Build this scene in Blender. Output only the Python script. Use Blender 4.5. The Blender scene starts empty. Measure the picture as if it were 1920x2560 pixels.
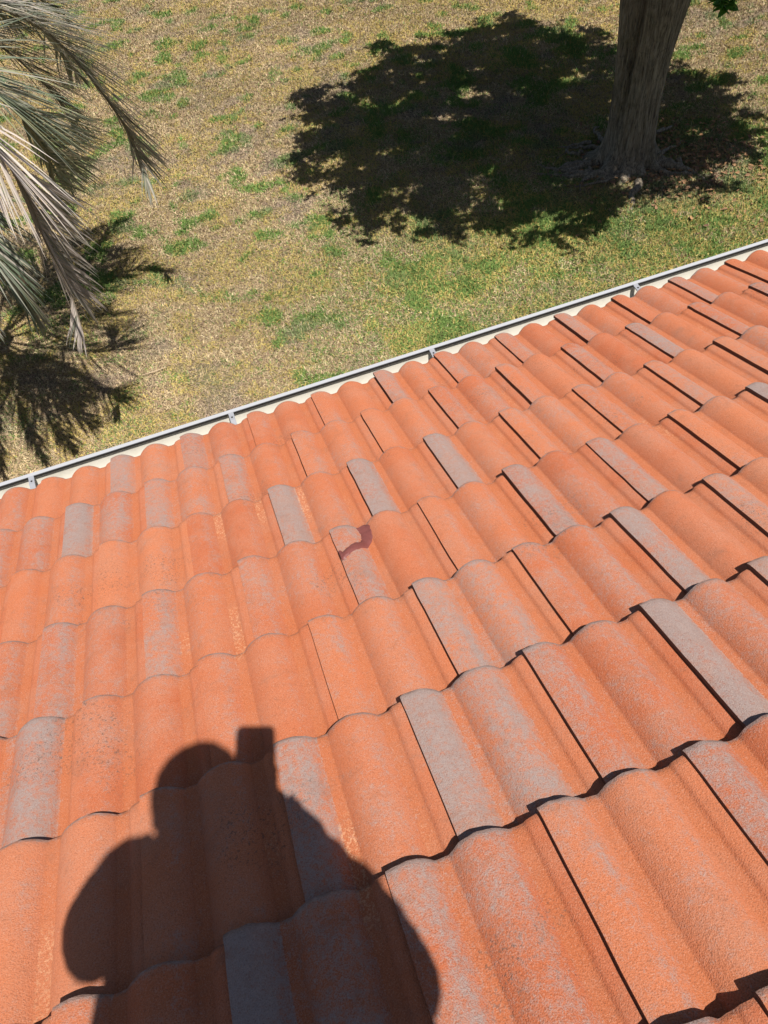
import bpy, math, random
import numpy as np
from mathutils import Vector, Matrix
rad = math.radians
random.seed(7); RNG = np.random.default_rng(11)
sc = bpy.context.scene
C = sc.collection
EAVE = 2.6                      # height of the eave line above the lawn
PITCH = rad(20)
cP, sP = math.cos(PITCH), math.sin(PITCH)

# ------------------------------------------------------------------ camera
CAM = Vector((0.65065, -2.4503, 2.19407 + EAVE))
right = Vector((0.93825885, -0.32888712, -0.10725484))
up = Vector((0.3236336, 0.72500209, 0.60797472))
back = Vector((-0.12219507, -0.60514893, 0.78667854))
cd = bpy.data.cameras.new('camera'); cam = bpy.data.objects.new('camera', cd); C.objects.link(cam)
cam.matrix_world = Matrix(((right.x, up.x, back.x, CAM.x), (right.y, up.y, back.y, CAM.y), (right.z, up.z, back.z, CAM.z), (0, 0, 0, 1)))
cd.sensor_fit = 'VERTICAL'; cd.sensor_height = 36; cd.lens = 36 * 1813.3 / 2560
cd.clip_start = 0.02; cd.clip_end = 2000
sc.camera = cam

# ------------------------------------------------------------------ light
SUN = Vector((-0.125, 0.405, -0.905)).normalized()
w = bpy.data.worlds.new('World'); sc.world = w; w.use_nodes = True
nt = w.node_tree
bg = nt.nodes['Background']; sky = nt.nodes.new('ShaderNodeTexSky'); sky.sky_type = 'NISHITA'; sky.sun_disc = False
sky.sun_elevation = math.asin(-SUN.z); sky.sun_rotation = math.atan2(-SUN.x, -SUN.y)
nt.links.new(sky.outputs[0], bg.inputs[0]); bg.inputs[1].default_value = 0.05
sd = bpy.data.lights.new('sun', 'SUN'); so = bpy.data.objects.new('sun', sd); C.objects.link(so)
sd.energy = 5.0; sd.angle = rad(0.53); sd.color = (1, 0.95, 0.88)
so.rotation_euler = SUN.to_track_quat('-Z', 'Y').to_euler(); so.location = (0, -10, 20)
sc.view_settings.view_transform = 'Standard'; sc.view_settings.look = 'None'
sc.view_settings.exposure = 0.30; sc.view_settings.gamma = 1

# ------------------------------------------------------------------ helpers
def link(o, parent=None):
    C.objects.link(o)
    if parent: o.parent = parent
    return o
def tag(o, label=None, cat=None, group=None, kind=None):
    if label: o['label'] = label
    if cat: o['category'] = cat
    if group: o['group'] = group
    if kind: o['kind'] = kind
    return o
def empty(name, loc, label, cat, group=None):
    o = bpy.data.objects.new(name, None); o.location = loc; o.empty_display_size = 0.2
    return tag(link(o), label, cat, group)
def origin(p):
    v = Vector((0, 0, 0))
    while p is not None:
        v = v + p.location; p = p.parent
    return v
def np_mesh(name, V, F, mat, parent=None, attrs=None, smooth=True, sharp=None):
    """V (n,3) world coordinates, F (m,k) faces of one size or a list of such arrays"""
    V = np.asarray(V, dtype=np.float32)
    o3 = origin(parent); V = V - np.array(o3, dtype=np.float32)
    Fs = F if isinstance(F, list) else [F]
    Fs = [np.asarray(f, dtype=np.int32) for f in Fs if len(f)]
    me = bpy.data.meshes.new(name)
    loops = np.concatenate([f.ravel() for f in Fs]); tot = np.concatenate([np.full(len(f), f.shape[1], dtype=np.int32) for f in Fs])
    me.vertices.add(len(V)); me.vertices.foreach_set('co', V.ravel())
    me.loops.add(len(loops)); me.loops.foreach_set('vertex_index', loops)
    me.polygons.add(len(tot)); st = np.concatenate([[0], np.cumsum(tot)[:-1]]).astype(np.int32)
    me.polygons.foreach_set('loop_start', st); me.polygons.foreach_set('loop_total', tot)
    me.polygons.foreach_set('use_smooth', np.full(len(tot), smooth, dtype=bool))
    for k, a in (attrs or {}).items():
        at = me.attributes.new(k, 'FLOAT_COLOR', 'POINT')
        a = np.asarray(a, dtype=np.float32)
        if a.shape[1] == 3: a = np.concatenate([a, np.ones((len(a), 1), np.float32)], 1)
        at.data.foreach_set('color', a.ravel())
    me.update(calc_edges=True); me.validate()
    if sharp: me.set_sharp_from_angle(angle=rad(sharp))
    me.materials.append(mat)
    return link(bpy.data.objects.new(name, me), parent)
class MB:
    def __init__(s): s.V = []; s.F = {}; s.n = 0; s.A = []
    def add(s, V, F, a=None):
        V = np.asarray(V, float); F = np.asarray(F, int)
        s.V.append(V); s.F.setdefault(F.shape[1], []).append(F + s.n); s.n += len(V)
        s.A.append(np.tile(np.asarray(a if a is not None else (0, 0, 0), float), (len(V), 1)) if a is None or np.ndim(a) == 1 else np.asarray(a, float))
    def box(s, lo, hi, a=None):
        x0, y0, z0 = lo; x1, y1, z1 = hi
        V = [(x0, y0, z0), (x1, y0, z0), (x1, y1, z0), (x0, y1, z0), (x0, y0, z1), (x1, y0, z1), (x1, y1, z1), (x0, y1, z1)]
        s.add(V, [(0, 3, 2, 1), (4, 5, 6, 7), (0, 1, 5, 4), (1, 2, 6, 5), (2, 3, 7, 6), (3, 0, 4, 7)], a)
    def tube(s, P, r, n=8, a=None, cap=True):
        P = [Vector(p) for p in P]; r = r if hasattr(r, '__len__') else [r] * len(P)
        V = []; prev = None
        for i, p in enumerate(P):
            t = (P[min(i + 1, len(P) - 1)] - P[max(i - 1, 0)]).normalized()
            if prev is None: prev = t.orthogonal().normalized()
            u = (prev - t * prev.dot(t)).normalized(); prev = u; v = t.cross(u)
            for k in range(n):
                q = 2 * math.pi * k / n; V.append(tuple(p + (u * math.cos(q) + v * math.sin(q)) * r[i]))
        F = [(i * n + k, i * n + (k + 1) % n, (i + 1) * n + (k + 1) % n, (i + 1) * n + k) for i in range(len(P) - 1) for k in range(n)]
        s.add(V, F, a)
        if cap:
            for i in (0, len(P) - 1):
                c = len(V); ring = V[i * n:(i + 1) * n]
                s.add([tuple(P[i])] + ring, [(0, 1 + k, 1 + (k + 1) % n) if i else (0, 1 + (k + 1) % n, 1 + k) for k in range(n)], a)
    def build(s, name, mat, parent=None, smooth=True, attr=None, sharp=None):
        F = [np.concatenate(v) for v in s.F.values()]
        return np_mesh(name, np.concatenate(s.V), F, mat, parent, {attr: np.concatenate(s.A)} if attr else None, smooth, sharp)

# value noise in numpy (used for pigment and placement)
NT = RNG.random((256, 256)).astype(np.float32)
def vnoise(x, y, sc_=1.0, off=0):
    x = np.asarray(x) * sc_ + off * 17.3 + 1000; y = np.asarray(y) * sc_ + off * 7.7 + 1000
    xi = np.floor(x).astype(int); yi = np.floor(y).astype(int); fx = x - xi; fy = y - yi
    fx = fx * fx * (3 - 2 * fx); fy = fy * fy * (3 - 2 * fy)
    a = NT[xi % 256, yi % 256]; b = NT[(xi + 1) % 256, yi % 256]; c = NT[xi % 256, (yi + 1) % 256]; d = NT[(xi + 1) % 256, (yi + 1) % 256]
    return (a * (1 - fx) + b * fx) * (1 - fy) + (c * (1 - fx) + d * fx) * fy
def fbm(x, y, s, off=0, o=3):
    r = 0; amp = 0.5; tot = 0
    for i in range(o):
        r = r + amp * vnoise(x, y, s * 2.03 ** i, off + i * 3.1); tot += amp; amp *= 0.55
    return r / tot
def sstep(a, b, x):
    t = np.clip((x - a) / (b - a), 0, 1); return t * t * (3 - 2 * t)

# ------------------------------------------------------------------ materials
def mat(name, base=(0.5, 0.5, 0.5), rough=0.8, spec=0.3, metal=0.0):
    m = bpy.data.materials.new(name); m.use_nodes = True
    b = m.node_tree.nodes['Principled BSDF']
    b.inputs['Base Color'].default_value = (*base, 1); b.inputs['Roughness'].default_value = rough
    b.inputs['Specular IOR Level'].default_value = spec; b.inputs['Metallic'].default_value = metal
    return m, m.node_tree, b
class NB:
    def __init__(s, nt): s.nt = nt; s.tc = None
    def n(s, t, **k):
        o = s.nt.nodes.new(t)
        for a, v in k.items(): setattr(o, a, v)
        return o
    def L(s, a, b): s.nt.links.new(a, b)
    def coord(s):
        if s.tc is None: s.tc = s.n('ShaderNodeTexCoord')
        return s.tc.outputs['Object']
    def noise(s, scale, detail=3, rough=0.55, vec=None, dist=0.0):
        o = s.n('ShaderNodeTexNoise'); o.inputs['Scale'].default_value = scale; o.inputs['Detail'].default_value = detail
        o.inputs['Roughness'].default_value = rough; o.inputs['Distortion'].default_value = dist
        s.L(vec if vec is not None else s.coord(), o.inputs['Vector']); return o.outputs['Fac']
    def map(s, v, scale):
        o = s.n('ShaderNodeMapping'); o.inputs['Scale'].default_value = scale; s.L(v, o.inputs['Vector']); return o.outputs['Vector']
    def math(s, op, a, b=None, c=None, clamp=False):
        o = s.n('ShaderNodeMath', operation=op); o.use_clamp = clamp
        for i, v in enumerate((a, b, c)):
            if v is None: continue
            if isinstance(v, (int, float)): o.inputs[i].default_value = v
            else: s.L(v, o.inputs[i])
        return o.outputs[0]
    def rng(s, v, a, b, c=0.0, d=1.0, smooth=True):
        o = s.n('ShaderNodeMapRange', interpolation_type='SMOOTHSTEP' if smooth else 'LINEAR')
        s.L(v, o.inputs['Value'])
        for k, x in zip(('From Min', 'From Max', 'To Min', 'To Max'), (a, b, c, d)): o.inputs[k].default_value = x
        return o.outputs['Result']
    def mix(s, f, a, b, blend='MIX'):
        o = s.n('ShaderNodeMix', data_type='RGBA', blend_type=blend)
        for k, v in (('Factor', f), ('A', a), ('B', b)):
            i = [q for q in o.inputs if q.name == k and q.enabled][0]
            if isinstance(v, (int, float)): i.default_value = v
            elif isinstance(v, tuple): i.default_value = (*v, 1)
            else: s.L(v, i)
        return [q for q in o.outputs if q.enabled][0]
    def attr(s, name):
        o = s.n('ShaderNodeAttribute'); o.attribute_name = name
        p = s.n('ShaderNodeSeparateColor'); s.L(o.outputs['Color'], p.inputs[0]); return o.outputs['Color'], p.outputs
    def bump(s, h, strength, dist, b, normal=None):
        o = s.n('ShaderNodeBump'); o.inputs['Strength'].default_value = strength; o.inputs['Distance'].default_value = dist
        s.L(h, o.inputs['Height'])
        if normal is not None: s.L(normal, o.inputs['Normal'])
        if b is not None: s.L(o.outputs[0], b.inputs['Normal'])
        return o.outputs[0]

def tile_material():
    m, t, b = mat('terracotta_concrete', rough=0.82, spec=0.35); q = NB(t)
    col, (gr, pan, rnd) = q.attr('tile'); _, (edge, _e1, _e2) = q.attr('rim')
    fine = q.noise(400, 2, 0.6); mid = q.noise(75, 5, 0.7); low = q.noise(6, 5, 0.6, dist=0.3); grain = q.noise(900, 1, 0.5); big = q.noise(1.7, 2)
    base = q.mix(rnd, (0.465, 0.122, 0.046), (0.54, 0.174, 0.074))
    base = q.mix(q.rng(low, 0.35, 0.68, 0, 0.6), base, (0.50, 0.195, 0.108))
    base = q.mix(q.math('MULTIPLY', pan, 0.65), base, (0.44, 0.130, 0.046))
    # dusty grey bloom worn into the crests of some tiles
    g = q.math('ADD', gr, q.math('MULTIPLY', q.math('SUBTRACT', low, 0.5), 0.95))
    g = q.math('ADD', g, q.math('MULTIPLY', q.math('SUBTRACT', mid, 0.5), 1.5))
    g = q.math('ADD', g, q.math('MULTIPLY', q.math('SUBTRACT', fine, 0.5), 1.3))
    gf = q.rng(g, 0.15, 1.0, 0, 0.92)
    base = q.mix(gf, base, q.mix(mid, (0.222, 0.182, 0.174), (0.365, 0.305, 0.285)))
    base = q.mix(q.rng(q.noise(3.3, 6, 0.72, dist=0.8), 0.45, 0.70, 0, 0.30), base, (0.43, 0.215, 0.14))
    base = q.mix(q.rng(q.noise(24, 5, 0.75), 0.54, 0.72, 0, 0.34), base, (0.26, 0.115, 0.07))
    # sand grains, pits
    base = q.mix(q.rng(fine, 0.50, 0.76, 0, 0.34), base, (0.62, 0.37, 0.26))
    base = q.mix(q.rng(fine, 0.47, 0.30, 0, 0.50), base, (0.17, 0.070, 0.045))
    base = q.mix(q.rng(grain, 0.68, 0.74, 0, 0.45), base, (0.78, 0.66, 0.56))
    # dark grime and lichen freckles in some places
    dk = q.math('MULTIPLY', q.rng(q.noise(3.1, 2), 0.56, 0.68), q.rng(q.noise(150, 3, 0.7), 0.56, 0.64))
    base = q.mix(q.math('MULTIPLY', dk, 0.65), base, (0.11, 0.065, 0.045))
    gm = q.rng(q.noise(11, 6, 0.75, dist=0.6), 0.52, 0.75, 0, 0.38)
    base = q.mix(gm, base, (0.27, 0.125, 0.08))
    # worn spots in a few pans: pale aggregate showing
    vo = q.noise(140, 4, 0.75)
    ef = q.math('MULTIPLY', q.math('MULTIPLY', q.rng(pan, 0.5, 0.95), q.rng(q.noise(1.9, 2), 0.60, 0.70)), q.rng(vo, 0.50, 0.60))
    base = q.mix(q.math('MULTIPLY', ef, 0.5), base, (0.70, 0.43, 0.25))
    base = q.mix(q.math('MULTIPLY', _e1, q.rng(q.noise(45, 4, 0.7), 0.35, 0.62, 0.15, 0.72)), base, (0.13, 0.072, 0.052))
    base = q.mix(edge, base, (0.075, 0.045, 0.034))  # shade on tile sides and undersides, painted into the colour as dark brown
    q.L(base, b.inputs['Base Color'])
    h = q.math('ADD', q.math('MULTIPLY', fine, 1.0), q.math('MULTIPLY', q.noise(190, 2, 0.5), 0.55))
    q.bump(h, 0.75, 0.0026, b)
    q.L(q.rng(gf, 0, 1, 0.84, 0.68, False), b.inputs['Roughness'])
    b.inputs['Diffuse Roughness'].default_value = 0.3
    return m
M_TILE = tile_material()

def painted(name, c, rough, dirt=(0.35, 0.32, 0.28), amt=0.25):
    m, t, b = mat(name, c, rough, 0.5); q = NB(t)
    n = q.noise(9, 5, 0.65); f = q.noise(140, 2)
    d = q.math('MULTIPLY', q.rng(n, 0.5, 0.75), amt)
    q.L(q.mix(q.math('ADD', d, q.rng(f, 0.66, 0.75, 0, 0.15)), c, dirt), b.inputs['Base Color'])
    q.bump(n, 0.15, 0.002, b); return m
M_GUT = painted('gutter_paint', (0.66, 0.63, 0.55), 0.32, (0.42, 0.38, 0.30), 0.3)
M_LIP = painted('gutter_lip_paint', (0.42, 0.43, 0.455), 0.5, (0.4, 0.4, 0.38), 0.25)
M_BRK = painted('galvanised', (0.30, 0.31, 0.34), 0.4, (0.25, 0.22, 0.2), 0.4)
M_WALL = painted('stucco', (0.62, 0.55, 0.44), 0.9)
M_FASC = painted('fascia_paint', (0.66, 0.62, 0.54), 0.6)
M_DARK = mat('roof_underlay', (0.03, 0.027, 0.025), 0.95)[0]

def patch_material():
    m, t, b = mat('sealant', (0.17, 0.055, 0.048), 0.5, 0.5); q = NB(t)
    n = q.noise(260, 3)
    q.L(q.mix(n, (0.15, 0.042, 0.038), (0.24, 0.078, 0.066)), b.inputs['Base Color']); q.bump(q.noise(70, 3), 0.7, 0.003, b); return m
M_SEAL = patch_material()

def lawn_material(name, blades):
    m, t, b = mat(name, rough=0.85, spec=0.25); q = NB(t); b.inputs['Diffuse Roughness'].default_value = 0.8
    col, _ = q.attr('col')
    if blades:
        q.L(col, b.inputs['Base Color'])
    else:
        n = q.noise(38, 6, 0.75); n2 = q.noise(9, 4)
        c = q.mix(q.rng(n, 0.35, 0.66), q.mix(0.72, col, (0.06, 0.045, 0.03), 'MULTIPLY'), col)
        c = q.mix(q.rng(n2, 0.35, 0.7, 0.35, 0), c, (0.13, 0.10, 0.075))
        c = q.mix(q.rng(q.noise(.8, 5, .7), .42, .68, 0, .5), c, (0.20, 0.21, 0.07)); q.L(c, b.inputs['Base Color']); q.bump(n, 1.0, 0.03, b)
    return m
M_LAWN = lawn_material('lawn_soil', False); M_BLADE = lawn_material('grass_blades', True)

def bark_material():
    m, t, b = mat('bark', rough=0.9, spec=0.2); q = NB(t)
    v = q.map(q.coord(), (1, 1, 0.09)); s = q.noise(34, 6, 0.7, v, 0.3); s2 = q.noise(14, 5, 0.7, q.map(q.coord(), (1, 1, 0.16))); l = q.noise(2.2, 4); s3 = q.noise(90, 3, 0.6, v)
    c = q.mix(q.rng(s, 0.32, 0.72), (0.14, 0.112, 0.082), (0.46, 0.385, 0.29))
    c = q.mix(q.rng(s2, 0.52, 0.72, 0, 0.45), c, (0.40, 0.36, 0.30))
    c = q.mix(q.rng(l, 0.5, 0.72, 0, 0.4), c, (0.13, 0.12, 0.055))
    c = q.mix(q.rng(s3, 0.55, 0.7, 0, 0.5), c, (0.46, 0.42, 0.35)); c = q.mix(q.rng(s3, 0.46, 0.34, 0, 0.75), c, (0.045, 0.038, 0.03)); c = q.mix(q.rng(q.noise(5, 5, .75, dist=1.5), 0.5, 0.66, 0, 0.45), c, (0.10, 0.085, 0.065))
    q.L(c, b.inputs['Base Color'])
    n1 = q.bump(s2, 0.7, 0.03, None); q.bump(s, 0.9, 0.02, b, n1)
    return m
M_BARK = bark_material()
def leaf_material(name, attr='col', trans=0.25, rough=0.5, spec=0.4):
    m, t, b = mat(name, rough=rough, spec=spec); q = NB(t)
    col, _ = q.attr(attr); q.L(col, b.inputs['Base Color'])
    tr = q.n('ShaderNodeBsdfTranslucent'); q.L(col, tr.inputs['Color'])
    mx = q.n('ShaderNodeMixShader'); mx.inputs[0].default_value = trans
    q.L(b.outputs[0], mx.inputs[1]); q.L(tr.outputs[0], mx.inputs[2])
    q.L(mx.outputs[0], t.nodes['Material Output'].inputs['Surface']); return m
M_LEAF = leaf_material('oak_leaves'); M_PALM = leaf_material('palm_leaflets', trans=0.22, rough=0.42, spec=0.5)

# ------------------------------------------------------------------ roof frame
def roof(x, y, z):
    """roof coordinates (x along the eave, y down the slope, z out of the tiles) to world"""
    x = np.asarray(x, float); y = np.asarray(y, float); z = np.asarray(z, float)
    return np.stack(np.broadcast_arrays(x, y * cP + z * sP, -y * sP + z * cP + EAVE), -1)
# joints as they lie on this roof: left edge of each tile, in metres, per course
JX = {0: (0, [0.0026, .3068, .6106, .9069, 1.2064, 1.499, 1.798, 2.1016, 2.3985, 2.7014, 3.0036]),
      1: (-1, [-.1548, .1517, .4555, .7556, 1.0515, 1.3494, 1.6534, 1.9537, 2.2568, 2.5601, 2.863]),
      2: (0, [-.0028, .3024, .6026, .8999, 1.1966, 1.4985, 1.797, 2.0999, 2.4018]),
      3: (1, [.1485, .4507, .7477, 1.0418, 1.3396, 1.6386, 1.9412, 2.2402]),
      4: (0, [-.0024, .3004, .6013, .8977, 1.1939, 1.4943, 1.7887]),
      5: (1, [.1484, .4496, .7495, 1.0513, 1.3531, 1.6472]),
      6: (2, [.3024, .6026, .9022, 1.2047]), 7: (7, [1.0516])}
VY = [0, -.352, -.7345, -1.1245, -1.517, -1.887, -2.268, -2.658]
while len(VY) < 16: VY.append(VY[-1] - 0.385)
def joint_x(c, u):
    if c in JX:
        u0, xs = JX[c]; k = (u - u0) // 2
        if k < 0: return xs[0] + (u - u0) * 0.15
        if k >= len(xs): return xs[-1] + (u - u0 - 2 * (len(xs) - 1)) * 0.15
        return xs[k]
    return u * 0.15
THICK = 0.013; STEP = 0.037
# cross-profile of one tile 0.30 m wide: half roll at the joint, pan, full roll, pan, side lap
KX = np.array([0, .008, .018, .030, .042, .054, .066, .076, .084, .090, .096, .112, .118, .123, .131, .142, .154, .166, .179, .192, .204, .216, .227, .235, .240, .246, .264, .268, .273, .281, .291, .302, .312])
def _roll(d): return -.025 + .032 * np.clip(1 - (np.abs(d) / .0615) ** 2.1, 0, 1)
KZ = np.where(KX < .1, _roll((KX - .030) * 1.0), np.where(KX < .25, _roll(KX - .179), -.025))
KZ[KX < .028] = .007 - .0045 * ((.030 - KX[KX < .028]) / .030) ** 2
for _k, _z in ((.268, -.0230), (.273, -.0175), (.281, -.0140), (.291, -.0110), (.302, -.0095), (.312, -.0095)): KZ[np.isclose(KX, _k)] = _z
def cubic(xq):
    # Catmull-Rom through the profile points
    i = np.clip(np.searchsorted(KX, xq, side='right') - 1, 0, len(KX) - 2)
    m = np.gradient(KZ, KX); h = KX[i + 1] - KX[i]; t = (xq - KX[i]) / h
    return ((2*t**3-3*t**2+1)*KZ[i] + (t**3-2*t**2+t)*h*m[i] + (-2*t**3+3*t**2)*KZ[i+1] + (t**3-t**2)*h*m[i+1])
# grey bloom seen on particular rolls (course, roll): strength
GREY = {(1,-1):.85,(1,1):.5,(1,15):.7,(0,18):.6,(2,4):.8,(2,6):.85,(2,8):.75,(2,2):.25,(0,0):.6,(1,0):.45,(1,2):.4,(1,3):.55,
        (3,3):.35,(3,5):.6,(3,9):.65,(3,11):.6,(3,15):.95,(3,1):.45,(3,0):.25,(4,6):.65,(4,10):.75,(4,12):.6,(4,-1):.75,(4,4):.3,(4,0):.2,
        (5,5):.8,(5,9):.95,(5,7):.5,(5,11):.7,(5,3):.72,(5,6):.6,(6,2):1.0,(6,4):.5,(6,8):.65,(6,3):.6,(6,6):.3,(6,7):.2,(7,5):.6,(7,9):.5,
        (3,-1):.42,(4,1):.1,(4,2):.15,(4,3):.05,(5,2):.1,(5,4):.2,(2,14):.45,(2,12):.4,(0,14):.5,(0,8):.5,(5,1):.15,(1,8):.15,(2,5):.2,(3,4):.25,(5,8):.35,(5,10):.3,(6,5):.45,(4,9):.35,(4,7):.5}
def make_tiles(x_lo, x_hi, n_course, yflip=None):
    Vs, Fs, As, Rs = [], [], [], []; n0 = 0
    rg = np.random.default_rng(5)
    for c in range(n_course):
        u_lo = int(x_lo / 0.15); u_lo -= (u_lo - c) % 2
        if c % 2 == 0 and u_lo % 2: u_lo -= 1
        u = u_lo
        while u * 0.15 < x_hi:
            x0, x1 = joint_x(c, u), joint_x(c, u + 2)
            fine = -0.8 < x0 < 4.2 and c < 9
            xs = np.unique(np.concatenate([KX, (KX[1:] + KX[:-1]) / 2])) if fine else KX[::2]
            if not fine and xs[-1] != KX[-1]: xs = np.append(xs, KX[-1])
            sv = np.array([0, .01, .025, .06, .15, .3, .45, .6, .75, .9, 1.0, 1.16]) if fine else np.array([0, .5, 1.16])
            e = VY[c] - (VY[c + 1] if c + 1 < len(VY) else VY[c] - 0.385)
            gx, gs = np.meshgrid(xs, sv, indexing='ij')
            dz, rot, tip, dy = rg.uniform(-.0010, .0018), rg.normal(0, .0012), rg.uniform(-.001, .003), rg.normal(0, .0016); ll_ = rg.uniform(-.0015, .002) + (.004 if rg.random() < .12 else 0)
            if c in (0, 1) : dz *= .6
            X = x0 + gx * ((x1 - x0) / .30) + rot * gs
            wob = (vnoise(gx * 60 + u * 9.1, gs * 0 + c * 5.3) - .5) * .0035 * (1 - sstep(0, .05, gs))
            edge = (vnoise(gs * 28 + u * 3.3, gs * 0 + c * 1.7) - .5) * .0022 * (1 - sstep(0, .02, gx))
            Y = VY[c] + dy - gs * e + wob + rot * (gx - .15) * 4
            X = X + edge
            Z = cubic(gx) - STEP * gs + dz + tip * (1 - gs) - .0035 * np.exp(-(gs * e / .006) ** 2) + ll_ * np.clip(1 - gx / .12, 0, 1)
            Z = Z + (vnoise(gx * 30 + u, gs * 12 + c) - .5) * .0012
            P = roof(X, Y, Z); B = roof(X, Y, Z - THICK)
            if yflip is not None:
                P[..., 1] = 2 * yflip - P[..., 1]; B[..., 1] = 2 * yflip - B[..., 1]
            nx, ny = gx.shape; idx = np.arange(nx * ny).reshape(nx, ny)
            top = np.stack([idx[:-1, :-1], idx[:-1, 1:], idx[1:, 1:], idx[1:, :-1]], -1).reshape(-1, 4)
            bot = top[:, ::-1] + nx * ny; N = nx * ny
            # separate rim vertices so that edges stay crisp
            rim = np.concatenate([idx[:, 0], idx[-1, 1:], idx[-2::-1, -1], idx[0, -2:0:-1]])
            k = len(rim); r0 = 2 * N + np.arange(k); r1 = 2 * N + k + np.arange(k)
            side = np.stack([r0, np.roll(r0, -1), np.roll(r1, -1), r1], -1)
            if yflip is None: top = top[:, ::-1]; bot = bot[:, ::-1]; side = side[:, ::-1]
            Pf, Bf = P.reshape(-1, 3), B.reshape(-1, 3)
            V = np.concatenate([Pf, Bf, Pf[rim], Bf[rim]])
            # pigment: grey amount, pan mask, per tile tone
            gl = GREY.get((c, u), rg.uniform(0, .38) + (0.2 if rg.random() < .2 else 0)); gr_ = GREY.get((c, u + 1), rg.uniform(-.05, .30) + (.2 if rg.random() < .15 else 0))
            G = np.where(gx < .095, gl, np.where(gx > .245, 0.05, gr_))
            crest = np.where(gx < .095, 1 - np.abs(gx - .03) / .09, 1 - np.abs(gx - .177) / .075)
            rflank = np.exp(-((gx - .215) / .014) ** 2) + np.exp(-((gx - .066) / .014) ** 2)
            G = G * np.clip(.55 + .6 * crest, .2, 1) + .22 * rflank * sstep(.2, .5, vnoise(gs * 3 + u, gx * 0 + c * 2)) + .75 * np.exp(-(gs / .022) ** 2) * np.clip(crest + .45, 0, 1)
            pan = sstep(-.020, -.0245, cubic(gx)) * 1.0
            tone = np.full_like(gx, rg.random())
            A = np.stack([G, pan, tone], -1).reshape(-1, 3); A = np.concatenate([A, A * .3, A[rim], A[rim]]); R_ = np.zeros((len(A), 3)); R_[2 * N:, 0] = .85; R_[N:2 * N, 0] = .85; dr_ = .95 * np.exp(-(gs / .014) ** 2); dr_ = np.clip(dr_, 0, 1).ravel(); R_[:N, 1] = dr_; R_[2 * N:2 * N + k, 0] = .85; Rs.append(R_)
            Vs.append(V); As.append(A); Fs.append(np.concatenate([top, bot, side]) + n0); n0 += len(V)
            u += 2
    return np.concatenate(Vs), np.concatenate(Fs), np.concatenate(As), np.concatenate(Rs)

NC = 15
X0, X1 = -4.5, 9.3
house = empty('house', (2.4, -5.3, 0), 'single storey house whose orange tiled roof fills the lower half of the view', 'house')
V, F, A, AR = make_tiles(X0, X1, NC)
ridge_y = float(roof(0, VY[-1] - .385 * (NC - 15) , 0)[1])
V2, F2, A2, AR2 = make_tiles(X0, X1, NC, yflip=ridge_y - .02)
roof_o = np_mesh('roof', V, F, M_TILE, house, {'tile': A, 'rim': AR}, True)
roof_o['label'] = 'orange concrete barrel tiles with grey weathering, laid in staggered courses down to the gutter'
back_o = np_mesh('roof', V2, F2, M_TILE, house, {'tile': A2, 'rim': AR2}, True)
# ridge caps
ycap = ridge_y; zcap = float(roof(0, VY[-1], 0)[2])
mb = MB(); x = X0
while x < X1 + .2:
    n = 9; V = []; 
    for xx, rr in ((x, .125), (x + .40, .115)):
        for k in range(n):
            a = math.pi * k / (n - 1); V.append((xx, ycap + rr * math.cos(a), zcap - .02 + (rr * .8) * math.sin(a) + (.012 if xx == x else 0)))
    mb.add(V, [(k, k + 1, n + k + 1, n + k) for k in range(n - 1)], (.35, 0, .5)); x += .36
mb.build('ridge_cap', M_TILE, house, attr='tile')
# underlay, fascia, soffit, walls
def slab(p, q, r, s): return [tuple(p), tuple(q), tuple(r), tuple(s)]
mb = MB(); zb = -.075
ye = VY[-1]
a = roof([X0, X1, X1, X0], [-.03, -.03, ye, ye], [zb] * 4); b_ = roof([X0, X1, X1, X0], [-.03, -.03, ye, ye], [zb - .02] * 4)
mb.add(np.concatenate([a, b_]), [(0, 1, 2, 3), (7, 6, 5, 4), (0, 4, 5, 1), (1, 5, 6, 2), (2, 6, 7, 3), (3, 7, 4, 0)])
a2 = a.copy(); b2 = b_.copy(); a2[:, 1] = 2 * ridge_y - a2[:, 1]; b2[:, 1] = 2 * ridge_y - b2[:, 1]
mb.add(np.concatenate([a2, b2]), [(3, 2, 1, 0), (4, 5, 6, 7), (0, 1, 5, 4), (1, 2, 6, 5), (2, 3, 7, 6), (3, 0, 4, 7)])
mb.build('roof_deck', M_DARK, house, smooth=False)
yb = 2 * ridge_y
mb = MB(); mb.box((X0, -.062, EAVE - .27), (X1, -.040, EAVE - .078)); mb.build('fascia', M_FASC, house, False)
mb = MB(); mb.box((X0, yb + .04, EAVE - .27), (X1, yb + .062, EAVE - .078)); mb.build('fascia', M_FASC, house, False)
mb = MB(); mb.box((X0 + .5, -.54, EAVE - .25), (X1 - .5, -.065, EAVE - .235)); mb.build('soffit', M_FASC, house, False)
wx0, wx1, wy0, wy1 = X0 + .5, X1 - .5, yb + .55, -.55
mb = MB()
mb.box((wx0, wy0, 0), (wx1, wy1, EAVE - .10))
for xx in (wx0, wx1 - .2):
    mb.add([(xx, wy0, EAVE - .1), (xx + .2, wy0, EAVE - .1), (xx + .2, wy1, EAVE - .1), (xx, wy1, EAVE - .1), (xx, ridge_y, zcap - .18), (xx + .2, ridge_y, zcap - .18)],
           [(0, 1, 5, 4), (2, 3, 4, 5)]); mb.add([(xx, wy0, EAVE - .1), (xx, wy1, EAVE - .1), (xx, ridge_y, zcap - .18)], [(0, 2, 1)]); mb.add([(xx + .2, wy0, EAVE - .1), (xx + .2, wy1, EAVE - .1), (xx + .2, ridge_y, zcap - .18)], [(0, 1, 2)])
mb.build('wall', M_WALL, house, False)

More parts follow.
